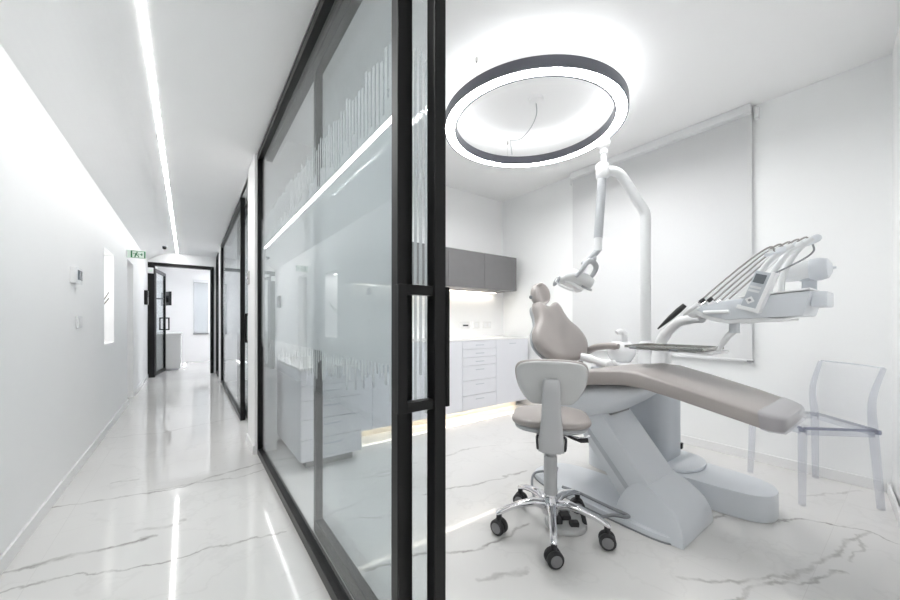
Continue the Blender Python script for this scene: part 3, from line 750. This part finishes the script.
# ------------------------------------------------------------------ dental unit with cuspidor
t = thing('dental_unit', 'tall pale grey dental unit with spittoon and floor box behind the chair', 'dental unit', (2.65, 1.25, 0))
bo = spline2([(2.46, 1.03), (2.63, 1.0), (2.80, 1.03), (2.83, 1.25), (2.80, 1.50), (2.63, 1.54), (2.46, 1.50), (2.44, 1.25)], 5)
F0 = ((0, 0, 0), (1, 0, 0), (0, 1, 0), (0, 0, 1))
MB().prism(bo, F0, .15, .76).build('body', M['enamel2'], t, bevel=.012)
fo = spline2([(2.46, .62), (2.50, .52), (2.58, .475), (2.68, .485), (2.76, .55), (2.80, .70), (2.82, 1.1), (2.80, 1.5), (2.63, 1.56), (2.46, 1.5), (2.44, 1.1), (2.44, .8)], 5)
MB().prism(fo, F0, 0, .15).build('floor_box', M['enamel'], t, bevel=.012)
co = spline2([(2.43, .97), (2.50, .87), (2.63, .83), (2.77, .86), (2.85, .97), (2.87, 1.25), (2.83, 1.5), (2.63, 1.57), (2.43, 1.5), (2.41, 1.25)], 5)
MB().prism(co, F0, .152, .175).build('base_flange', M['enamel'], t, bevel=.008)
XB(2.76, 2.79, .998, 1.03, .21, .25).build('socket', M['black'], t, bevel=.003)
# upper tier, bowl and tap
uo = spline2([(2.44, 1.2), (2.53, 1.06), (2.68, 1.03), (2.79, 1.12), (2.79, 1.35), (2.72, 1.5), (2.57, 1.53), (2.45, 1.42)], 5)
MB().prism(uo, F0, .76, .80).build('top_tray', M['white'], t, bevel=.01)
MB().lathe([(.06, 0), (.075, .02), (.098, .06), (.100, .09), (.092, .13), (.07, .155), (.066, .15), (.085, .125), (.09, .09), (.07, .05)], (2.63, 1.36, .795)).build('spittoon_bowl', M['porcelain'], t)
MB().tube(spline([(2.65, 1.345, .86), (2.65, 1.345, .98), (2.645, 1.348, 1.015), (2.62, 1.36, 1.03), (2.595, 1.375, 1.018)], 5), [.024] * 6 + [.02] * 15, 12).build('water_tap', M['white'], t)
MB().lathe([(.055, 0), (.06, .02), (.045, .09), (.042, .15), (.03, .16)], (2.65, 1.19, .80)).build('pole_collar', M['white'], t)
MB().lathe([(.06, 0), (.062, .05), (.05, .12)], (2.63, 1.08, .80)).build('arm_collar', M['white'], t)

# dental lamp
t = thing('dental_lamp', 'white articulated dental lamp on a tall pole above the chair headrest', 'dental lamp', (2.65, 1.19, .95))
pp = [(2.65, 1.19, .968), (2.65, 1.19, 1.3), (2.65, 1.19, 1.70), (2.65, 1.19, 1.83), (2.638, 1.195, 1.90), (2.58, 1.225, 1.99), (2.50, 1.262, 2.105), (2.46, 1.28, 2.15), (2.41, 1.30, 2.168), (2.34, 1.335, 2.165)]
MB().tube(spline(pp, 6), .034, 16).build('pole', M['lamp'], t)
MB().lathe([(.03, -.06), (.043, -.045), (.045, .0), (.043, .045), (.03, .055)], (2.335, 1.34, 2.165)).build('joint', M['lamp'], t)
MB().lathe([(.018, 0), (.018, .07), (.026, .075), (.026, .10), (.016, .11)], (2.345, 1.335, 2.215)).build('upper_pin', M['lamp'], t)
MB().sphere((2.345, 1.335, 2.355), .042, .042, .042).build('end_cap', M['white'], t)
MB().tube([(2.333, 1.341, 2.12), (2.325, 1.345, 2.0), (2.305, 1.356, 1.69)], .030, 16).build('spring_arm', M['lampgrey'], t)
MB().tube([(2.305, 1.356, 1.70), (2.305, 1.356, 1.60)], .027, 14).build('swivel', M['lamp'], t)
MB().tube(spline([(2.307, 1.356, 1.615), (2.295, 1.365, 1.59), (2.25, 1.40, 1.535), (2.225, 1.42, 1.505)], 4), .022, 12).build('elbow', M['lampgrey'], t)
# head: viewed from the front right; axes in the picture plane of the photographer are only used to orient the real head
ra = V(.8027, -.5963, 0)              # lateral
rd = V(.5963, .8027, 0)               # away
def lp(a, b, c=0.0): return V(2.20, 1.47, 1.41) + ra * a + V(0, 0, 1) * b + rd * c
MB().rings([sec(lp(x, zc_, 0), (rd), (V(0, 0, 1) * .93 + ra * .37), w_, h_, 2.6, 20) for x, zc_, w_, h_ in
            ((-.135, -.012, .02, .016), (-.125, -.006, .06, .032), (-.09, .012, .085, .048), (-.04, .012, .095, .055), (.02, -.006, .095, .052), (.07, -.022, .085, .045), (.11, -.04, .06, .034), (.122, -.045, .02, .018))]).build('head', M['lamp'], t)
MB().obox(lp(-.03, -.05, -.01), (ra * .85 + V(0, 0, -.5)), rd, (V(0, 0, .85) + ra * .5), .075, .055, .012).build('light_panel', M['white'], t, bevel=.005)
yk = [lp(-.03, .0, -.10), lp(.01, .045, -.105), lp(.05, .10, -.09), lp(.105, .115, -.04), lp(.15, .08, .0), lp(.145, .03, .05), lp(.10, -.015, .075)]
MB().tube(spline(yk, 5), [.012 + .008 * math.sin(PI * i / 30) for i in range(31)], 10).build('yoke', M['lampgrey'], t)
MB().tube([lp(.10, .105, -.03), lp(.13, .14, -.04), V(2.225, 1.42, 1.505)], .018, 10).build('yoke_arm', M['lampgrey'], t)
MB().tube(spline([lp(-.135, -.03, -.04), lp(-.13, -.05, -.06), lp(-.08, -.078, -.075), lp(-.035, -.092, -.075)], 4), .009, 8).build('handle', M['lamp'], t)
MB().tube(spline([lp(.03, -.06, -.05), lp(.06, -.08, -.07), lp(.09, -.09, -.07)], 4), .008, 8).build('handle', M['lampgrey'], t)
MB().rings([sec(lp(-.137 + .003 * i, -.018, 0), rd, (V(0, 0, 1) * .93 + ra * .37), .05 + .012 * i, .026 + .006 * i, 2.4, 18) for i in range(3)]).build('rim', M['hose'], t)

# ------------------------------------------------------------------ instrument delivery unit
t = thing('instrument_unit', 'white dental instrument unit with whip arms held over the legrest', 'dental instrument unit', (2.26, .6, 1.09))
X0, X1 = 2.10, 2.42
fB = ((0, 0, 0), (0, 1, 0), (0, 0, 1), (1, 0, 0))
main = [(.275, 1.235), (.515, 1.212), (.60, 1.20), (.66, 1.185), (.70, 1.165), (.64, 1.13), (.57, 1.11), (.50, 1.115), (.300, 1.126)]
MB().prism(main, fB, X0, X1).build('body', M['enamel'], t, bevel=.010)
low = [(.355, 1.115), (.36, 1.106), (.565, 1.092), (.63, 1.105), (.70, 1.135), (.758, 1.137), (.75, 1.155), (.70, 1.168), (.60, 1.16), (.45, 1.12)]
MB().prism(low, fB, X0 + .012, X1 - .012).build('body_tray', M['white'], t, bevel=.006)
MB().prism([(.280, 1.237), (.515, 1.214), (.52, 1.221), (.278, 1.246)], fB, X0 - .006, X1 + .004).build('top_rim', M['white'], t, bevel=.003)
# scalloped instrument rest at the front edge
for i in range(6):
    MB().lathe([(.026, 0), (.03, .006), (.03, .05), (.026, .056)], (X0 + .02 + i * .054, .715, 1.152), (1, 0, 0), 18).build('instrument_rest', M['white'], t)
MB().tube([(X0 - .02, .655, 1.148), (X0 - .02, .55, 1.150)], .0095, 10).build('grip_bar', M['white'], t)
MB().tube([(X0 - .02, .64, 1.148), (X0 + .005, .64, 1.148)], .006, 8).build('grip_stub', M['white'], t)
# control panel, leaning back on the near side
pa = V(0, -.062, .176).normalized(); pb = V(0, pa.z, -pa.y) * -1
pc = V(2.062, .444, 1.243)
pn = MB().obox(pc, (1, 0, 0), pb, pa, .016, .030, .085).build('control_panel', M['enamel2'], t, bevel=.003)
MB().obox(pc + pb * .034 + V(.014, 0, 0), (1, 0, 0), pb, pa, .034, .008, .090).build('panel_frame', M['white'], pn, bevel=.003)
MB().obox(pc - pa * .088 + V(.012, 0, 0), (1, 0, 0), pb, pa, .034, .042, .009).build('panel_foot', M['white'], pn, bevel=.003)
MB().obox(pc + V(-.0165, 0, 0) + pa * .052 - pb * .004, (1, 0, 0), pb, pa, .001, .020, .020).build('screen', M['screen'], pn)
for q in (.012, -.005): MB().obox(pc + V(-.0165, 0, 0) + pa * q - pb * .006, (1, 0, 0), pb, pa, .001, .020, .005).build('button_row', M['lamp'], pn)
MB().obox(pc + V(-.0165, 0, 0) - pa * .048 - pb * .006, (1, 0, 0), (pb + pa), (pa - pb), .001, .013, .013).build('diamond_button', M['white'], pn)
MB().obox(pc + V(-.0175, 0, 0) - pa * .048 - pb * .006, (1, 0, 0), (pb + pa), (pa - pb), .001, .005, .005).build('button_mark', M['hose'], pn)
# whip arms, handpieces and hoses
knees = [V(2.128, .412, 1.443), V(2.181, .392, 1.458), V(2.234, .371, 1.472), V(2.287, .350, 1.487), V(2.335, .329, 1.500)]
railp = [k + V(.014, -.012, -.022) for k in knees]
rail0, rail1 = railp[0], railp[4]
MB().tube(spline([rail0 + V(-.03, .022, -.015), railp[1], railp[3], rail1 + V(.0, -.004, .003), rail1 + V(.035, -.032, .026)], 5), [.009] * 4 + [.014] * 8 + [.018] * 5 + [.019] * 2 + [.016] + [.009], 12).build('whip_rail', M['enamel'], t)
for i in range(5):
    fz = V(2.115 + .055 * i, .69 - .018 * i, 1.200 + .006 * i)
    kn = knees[i]; tp = kn
    wa = MB().tube(spline([fz, fz * .62 + kn * .38 + V(0, 0, .010), fz * .25 + kn * .75 + V(0, 0, .014), kn, railp[i]], 6), .0042, 8).build('whip_arm', M['rod'], t)
    MB().tube(spline([fz + V(0, .0, -.012), fz * .6 + kn * .4 + V(0, 0, -.008), kn + V(-.0, .02, -.020), railp[i] + V(0, 0, -.008)], 6), .0032, 8).build('hose', M['white'], wa)
    hp = fz + V(-.005, .012, -.018)
    dirn = (fz - tp).normalized()
    MB().tube([hp - dirn * .02, hp + dirn * .015, hp + dirn * .05, hp + dirn * .07], [.011, .012, .010, .006], 12).build('handpiece', M['chrome'] if i % 2 else M['white'], t)
    if i < 2: MB().tube([hp - dirn * .055, hp - dirn * .03], [.010, .011], 10).build('handpiece_grip', M['rubber'], t)
# dark handpiece hanging out at the front
hp = V(2.105, .725, 1.175)
a0, a1 = V(2.10, .745, 1.19), V(2.055, .86, 1.062)
MB().tube([a0, a0 * .8 + a1 * .2, a0 * .45 + a1 * .55, a0 * .2 + a1 * .8, a1], [.012, .015, .013, .008, .004], 12).build('scaler_handpiece', M['rubber'], t)
for tp, md_, bt_ in (((2.31, .30, 1.485), (2.28, .365, 1.40), (2.24, .395, 1.235)), ((2.26, .325, 1.465), (2.22, .40, 1.37), (2.18, .425, 1.232)), ((2.21, .35, 1.45), (2.17, .44, 1.36), (2.135, .46, 1.23))):
    MB().tube(spline([tp, V(tp) * .5 + V(md_) * .5 + V(0, .0, .012), md_, V(md_) * .5 + V(bt_) * .5 + V(0, .012, 0), bt_], 6), .0125, 12).build('supply_tube', M['lamp'], t)
MB().tube(spline([rail1 + V(.025, -.01, -.01), (2.335, .30, 1.43), (2.29, .33, 1.39), (2.18, .40, 1.33), (2.12, .45, 1.30)], 6), .004, 8).build('cable_loop', M['hose'], t)
# bottle on its post at the back
MB().lathe([(.030, -.085), (.043, -.08), (.046, -.06), (.046, .02)], (2.36, .335, 1.345), (0, -1, .04)).build('bottle', M['lamp'], t)
MB().lathe([(.048, .02), (.052, .025), (.053, .055), (.045, .08), (.022, .092), (.006, .094), (.006, .105), (.001, .106)], (2.36, .335, 1.345), (0, -1, .04)).build('bottle_cap', M['enamel'], t)
MB().lathe([(.026, 0), (.026, .06), (.034, .062), (.034, .075)], (2.37, .318, 1.235)).build('bottle_post', M['enamel2'], t)
XB(2.15, 2.34, .235, .285, 1.165, 1.232).build('rear_block', M['enamel'], t, bevel=.008)
# tray bracket
MB().lathe([(.022, 0), (.022, .06)], (2.20, .56, 1.045)).build('tray_pivot', M['enamel'], t)
MB().tube(spline([(2.20, .56, 1.055), (2.20, .585, 1.03), (2.20, .61, .985), (2.20, .625, .955), (2.20, .633, .941)], 5), [.014] * 10 + [.010] * 11, 10).build('tray_bracket', M['white'], t)
XB(2.08, 2.33, .618, .69, .934, .9495).build('tray_holder', M['white'], t, bevel=.004)
XB(2.12, 2.29, .69, 1.02, .936, .944).build('tray_plate', M['lamp'], t, bevel=.002)
# supporting arm from the unit
MB().tube(spline([(2.63, 1.08, .928), (2.63, 1.08, .955), (2.61, 1.06, .985), (2.56, 1.01, 1.03), (2.46, .91, 1.095), (2.38, .82, 1.115), (2.33, .74, 1.118)], 6), [.036] * 18 + [.030] * 13 + [.024] * 6, 14).build('support_arm', M['white'], t)
t = thing('instrument_tray', 'stainless steel instrument tray hanging below the white instrument unit', 'tray', (2.2, .85, .945))
m = MB().box(2.05, 2.35, .645, 1.04, .951, .954)
for a in ((2.05, 2.35, .645, .651), (2.05, 2.35, 1.034, 1.04), (2.05, 2.056, .651, 1.034), (2.344, 2.35, .651, 1.034)): m.box(a[0], a[1], a[2], a[3], .954, .966)
m.build('tray_shell', M['steel'], t, bevel=.001, smooth=0)
for y in (.78, .99): XB(2.044, 2.05, y - .02, y + .02, .945, .957).build('clip', M['hose'], t, bevel=.001)

# ------------------------------------------------------------------ dentist's stool
SX, SY = 1.525, 1.165
t = thing('dental_stool', 'grey wheeled stool with chrome star base in front of the dental chair', 'stool', (SX, SY, 0))
fd = V(.78, .62, 0).normalized(); sd = V(fd.y, -fd.x, 0)      # facing, right hand side
o0 = V(SX, SY, 0)
MB().lathe([(.045, .10), (.05, .12), (.05, .15), (.036, .165), (.034, .20)], o0).build('hub', M['chrome'], t)
MB().lathe([(.034, .16), (.034, .40), (.028, .40), (.028, .50)], o0).build('gas_column', M['stoolgrey'], t)
for k in range(5):
    a = math.radians(4.5 + 72 * k); d = V(math.cos(a), math.sin(a), 0); s = V(-d.y, d.x, 0)
    ring = []
    for rr, z_, hw, hh in ((.03, .140, .028, .028), (.09, .158, .024, .021), (.16, .150, .019, .016), (.22, .135, .017, .014), (.262, .118, .016, .013), (.282, .108, .015, .011), (.290, .104, .009, .006)):
        ring.append(sec(o0 + d * rr + V(0, 0, z_), s, V(0, 0, 1) * .95 + d * .3, hw, hh, 2.8, 14))
    lg = MB().rings(ring).build('leg', M['chrome'], t)
    cc = o0 + d * .275
    an = math.radians((225, 205, 190, 240, 215)[k]); wd = V(math.cos(an), math.sin(an), 0)
    ca = MB().lathe([(.008, .07), (.014, .08), (.014, .10), (.009, .106)], cc).build('caster', M['rubber'], t)
    for sgn in (-1, 1):
        MB().lathe([(.014, .005), (.035, .005), (.039, .010), (.039, .024), (.035, .029), (.026, .0292)], cc + V(0, 0, .039), wd * sgn, 24).build('wheel', M['rubber'], ca)
        MB().lathe([(.0265, .0265), (.0265, .031), (.022, .0325)], cc + V(0, 0, .039), wd * sgn, 24).build('hub_cap', M['caster'], ca)
# seat
sc_ = o0 + fd * .02
so = spline2([(-.195, .0), (-.185, -.12), (-.10, -.185), (0, -.195), (.10, -.185), (.185, -.12), (.195, 0), (.18, .12), (.10, .19), (0, .205), (-.10, .19), (-.18, .12)], 5)
MB().puff(so, (sc_ + V(0, 0, .597), sd, fd, (0, 0, 1)), .020, .020).build('seat', M['taupe'], t, smooth=60)
MB().puff([(a * .93, b * .93) for a, b in so], (sc_ + V(0, 0, .571), sd, fd, (0, 0, 1)), .022, .012).build('seat_shell', M['lampgrey'], t, smooth=60)
MB().obox(o0 + V(0, 0, .525), sd, fd, (0, 0, 1), .07, .09, .018).build('tilt_mechanism', M['stoolgrey'], t, bevel=.008)
# back bar and backrest (nearest the photographer)
bc = o0 - fd * .215
fS = (bc, sd, (0, 0, 1), fd)
MB().rings([sec(bc + fd * f_ + V(0, 0, z_), sd, fd, w_ * 1.06, .014, 4, 16) for z_, w_, f_ in ((.828, .030, .03), (.818, .036, .022), (.75, .040, .012), (.66, .043, .006), (.58, .050, .006), (.52, .056, .010), (.485, .057, .022), (.475, .055, .05), (.475, .05, .09))]).build('back_bar', M['stoolgrey'], t)
MB().obox(bc + fd * .11 + V(0, 0, .485), sd, fd, (0, 0, 1), .045, .09, .010).build('back_bar_foot', M['stoolgrey'], t, bevel=.004)
for s_ in (-1, 1):
    MB().tube(spline([bc + sd * (.064 * s_) + fd * .09 + V(0, 0, .535), bc + sd * (.066 * s_) + fd * .015 + V(0, 0, .55), bc + sd * (.062 * s_) + fd * .01 + V(0, 0, .50), bc + sd * (.06 * s_) + fd * .09 + V(0, 0, .49)], 5), .006, 8).build('bracket_rod', M['rubber'], t)
ro = spline2([(-.11, -.095), (-.06, -.108), (.06, -.108), (.11, -.095), (.155, -.03), (.173, .045), (.155, .088), (.09, .102), (0, .105), (-.09, .102), (-.155, .088), (-.173, .045), (-.155, -.03)], 5)
ro = [(a * .96, b * .98) for a, b in ro]
MB().puff(ro, (bc + fd * .052 + V(0, 0, .808), sd, (0, .0, 1), fd * -1), .012, .012, ((1, 0), (.985, .6), (.95, .95), (.8, 1.05), (.4, 1.1), (.1, 1.1))).build('backrest_shell', M['taupe_back'], t, smooth=60)
MB().puff([(a * 1.045, b * 1.05) for a, b in ro], (bc + fd * .078 + V(0, 0, .810), sd, (0, 0, 1), fd), .017, .028).build('backrest', M['taupe'], t, smooth=60)
MB().tube(spline([o0 + sd * .07 + V(0, 0, .515), o0 + sd * .13 - fd * .05 + V(0, 0, .505), o0 + sd * .18 - fd * .06 + V(0, 0, .512)], 4), [.007] * 5 + [.012] * 4, 8).build('height_lever', M['rubber'], t)
MB().tube(spline([o0 + sd * .06 + fd * .05 + V(0, 0, .50), o0 + sd * .15 + fd * .03 + V(0, 0, .49), o0 + sd * .2 + fd * .05 + V(0, 0, .50)], 4), .006, 8).build('tilt_lever', M['chrome'], t)

# ------------------------------------------------------------------ foot control and hoses
FX, FY_ = 1.635, 1.150
t = thing('foot_control', 'round grey dental foot control with black pedals under the stool', 'foot control', (FX, FY_, 0))
MB().lathe([(.108, 0), (.110, .012), (.102, .026), (.08, .032), (.0, .034)], (FX, FY_, 0), n=40).build('base', M['taupe_back'], t)
vd = V(-.5963, -.8027, 0); vr = V(.8027, -.5963, 0)
def fo_(a, b, z_): return V(FX, FY_, z_) + vr * a - vd * b
for a, b, w_, l_ in ((-.055, -.02, .024, .034), (.0, .02, .026, .038), (.025, -.06, .024, .018)):
    MB().obox(fo_(a, b, .042), vr, vd, (0, 0, 1), w_, l_, .014).build('pedal', M['rubber'], t, bevel=.008)
MB().tube(spline([fo_(.0, .08, .03), fo_(.03, .08, .065), fo_(.07, .05, .072), fo_(.09, -.0, .06), fo_(.092, -.035, .02)], 6), .012, 10).build('carry_bow', M['rubber'], t)
MB().lathe([(.04, .0), (.045, .02), (.03, .04), (.0, .045)], fo_(.0, .07, .025)).build('pedal_dome', M['hose'], t)
tag(MB().tube(spline([(1.80, 1.10, .012), (1.82, 1.06, .02), (1.845, 1.0, .05), (1.865, .945, .058), (1.89, .94, .06), (1.892, 1.03, .06), (1.90, 1.14, .058), (1.91, 1.26, .055), (1.90, 1.36, .052)], 8), .009, 10).build('foot_control_hose', M['hose']), 'thick grey hose looping from the foot control over the base plate', 'hose')
tag(MB().tube(spline([(1.66, 1.36, .012), (1.78, 1.50, .012), (1.88, 1.58, .055), (1.97, 1.58, .058), (2.03, 1.52, .052), (2.12, 1.56, .052)], 8), .008, 8).build('power_cable', M['hose']), 'thin grey cable running behind the stool to the chair base', 'cable')

# ------------------------------------------------------------------ clear acrylic chair in the corner
t = thing('acrylic_chair', 'clear acrylic chair in the right corner behind the dental chair', 'chair', (3.26, .44, 0))
FR, FL, RR, RL = V(2.953, .427, 0), V(3.285, .745, 0), V(3.255, .14, 0), V(3.545, .445, 0)
SZ = .455
def leg(p0, p1, r0, r1, name='leg', mid=None):
    p0, p1 = V(p0), V(p1)
    pts = [p0, mid if mid else (p0 + p1) / 2, p1]
    ps_ = spline(pts, 5); n_ = len(ps_)
    dirx = (FL - FR).normalized(); diry = V(-dirx.y, dirx.x, 0)
    return MB().rings([sec(p, dirx, diry, r0 + (r1 - r0) * i / (n_ - 1), r0 + (r1 - r0) * i / (n_ - 1), 3.5, 12) for i, p in enumerate(ps_)]).build(name, M['acrylic_leg'], t)
cen = (FR + FL + RR + RL) / 4
def inn(p, k, z_): return V(p.x + (cen.x - p.x) * k, p.y + (cen.y - p.y) * k, z_)
tops = {}
for nm, p in (('FR', FR), ('FL', FL), ('RR', RR), ('RL', RL)):
    tops[nm] = inn(p, .06 if nm[0] == 'F' else .10, SZ)
    leg(inn(p, 0, 0), tops[nm], .015, .019)
q = [inn(p, .04, 0) for p in (FR, FL, RL, RR)]
poly = [(a.x, a.y) for a in q]
m = MB().prism(poly, F0, SZ - .005, SZ + .012)
m.build('seat', M['acrylic'], t, bevel=.004)
m = MB()
for a, b in zip(q, q[1:] + q[:1]):
    d_ = (b - a).normalized(); nn = V(-d_.y, d_.x, 0)
    m.obox((a + b) / 2 + V(0, 0, SZ - .02), d_, nn, (0, 0, 1), (b - a).length / 2 - .02, .006, .015)
m.build('seat_rail', M['acrylic_leg'], t, smooth=0)
m = MB()
for a, b in zip(q, q[1:] + q[:1]):
    d_ = (b - a).normalized(); nn = V(-d_.y, d_.x, 0)
    m.obox((a + b) / 2 + V(0, 0, SZ + .004), d_, nn, (0, 0, 1), (b - a).length / 2 - .01, .004, .0075)
m.build('seat_edge', M['acrylic_edge'], t, smooth=0)
for a in q: MB().lathe([(.014, 0), (.016, .012), (.014, .024)], a + V(0, 0, SZ - .018), n=12).build('leg_joint', M['acrylic_edge'], t)
bk = ((RL + RR) / 2 - (FL + FR) / 2).normalized()
uL0, uR0 = tops['RL'], tops['RR']
uL1 = V(3.58, .425, .825); uR1 = V(3.285, .132, .825)
for a, b in ((uL0, uL1), (uR0, uR1)):
    leg(a, b, .019, .010, 'back_post', (a + b) / 2 - bk * .03 + V(0, 0, .02) * 0)
rows = []
for i in range(9):
    k = i / 8; z0_ = .10
    a = uL0 * (1 - (z0_ + (1 - z0_) * k)) + uL1 * (z0_ + (1 - z0_) * k); b = uR0 * (1 - (z0_ + (1 - z0_) * k)) + uR1 * (z0_ + (1 - z0_) * k)
    bow = -.03 * 4 * k * (1 - k)
    a = a + bk * bow; b = b + bk * bow
    rows.append((a, b))
m = MB(); nseg = 10
def brow(a, b, off): return [a * (1 - j / nseg) + b * (j / nseg) + bk * (off + .025 * math.sin(PI * j / nseg)) for j in range(nseg + 1)]
m.rings([brow(a, b, 0) + list(reversed(brow(a, b, .008))) for a, b in rows])
m.build('backrest', M['acrylic'], t)
MB().tube([p + V(0, 0, .002) for p in brow(rows[-1][0], rows[-1][1], .004)], .0045, 8).build('backrest_edge', M['acrylic_leg'], t)
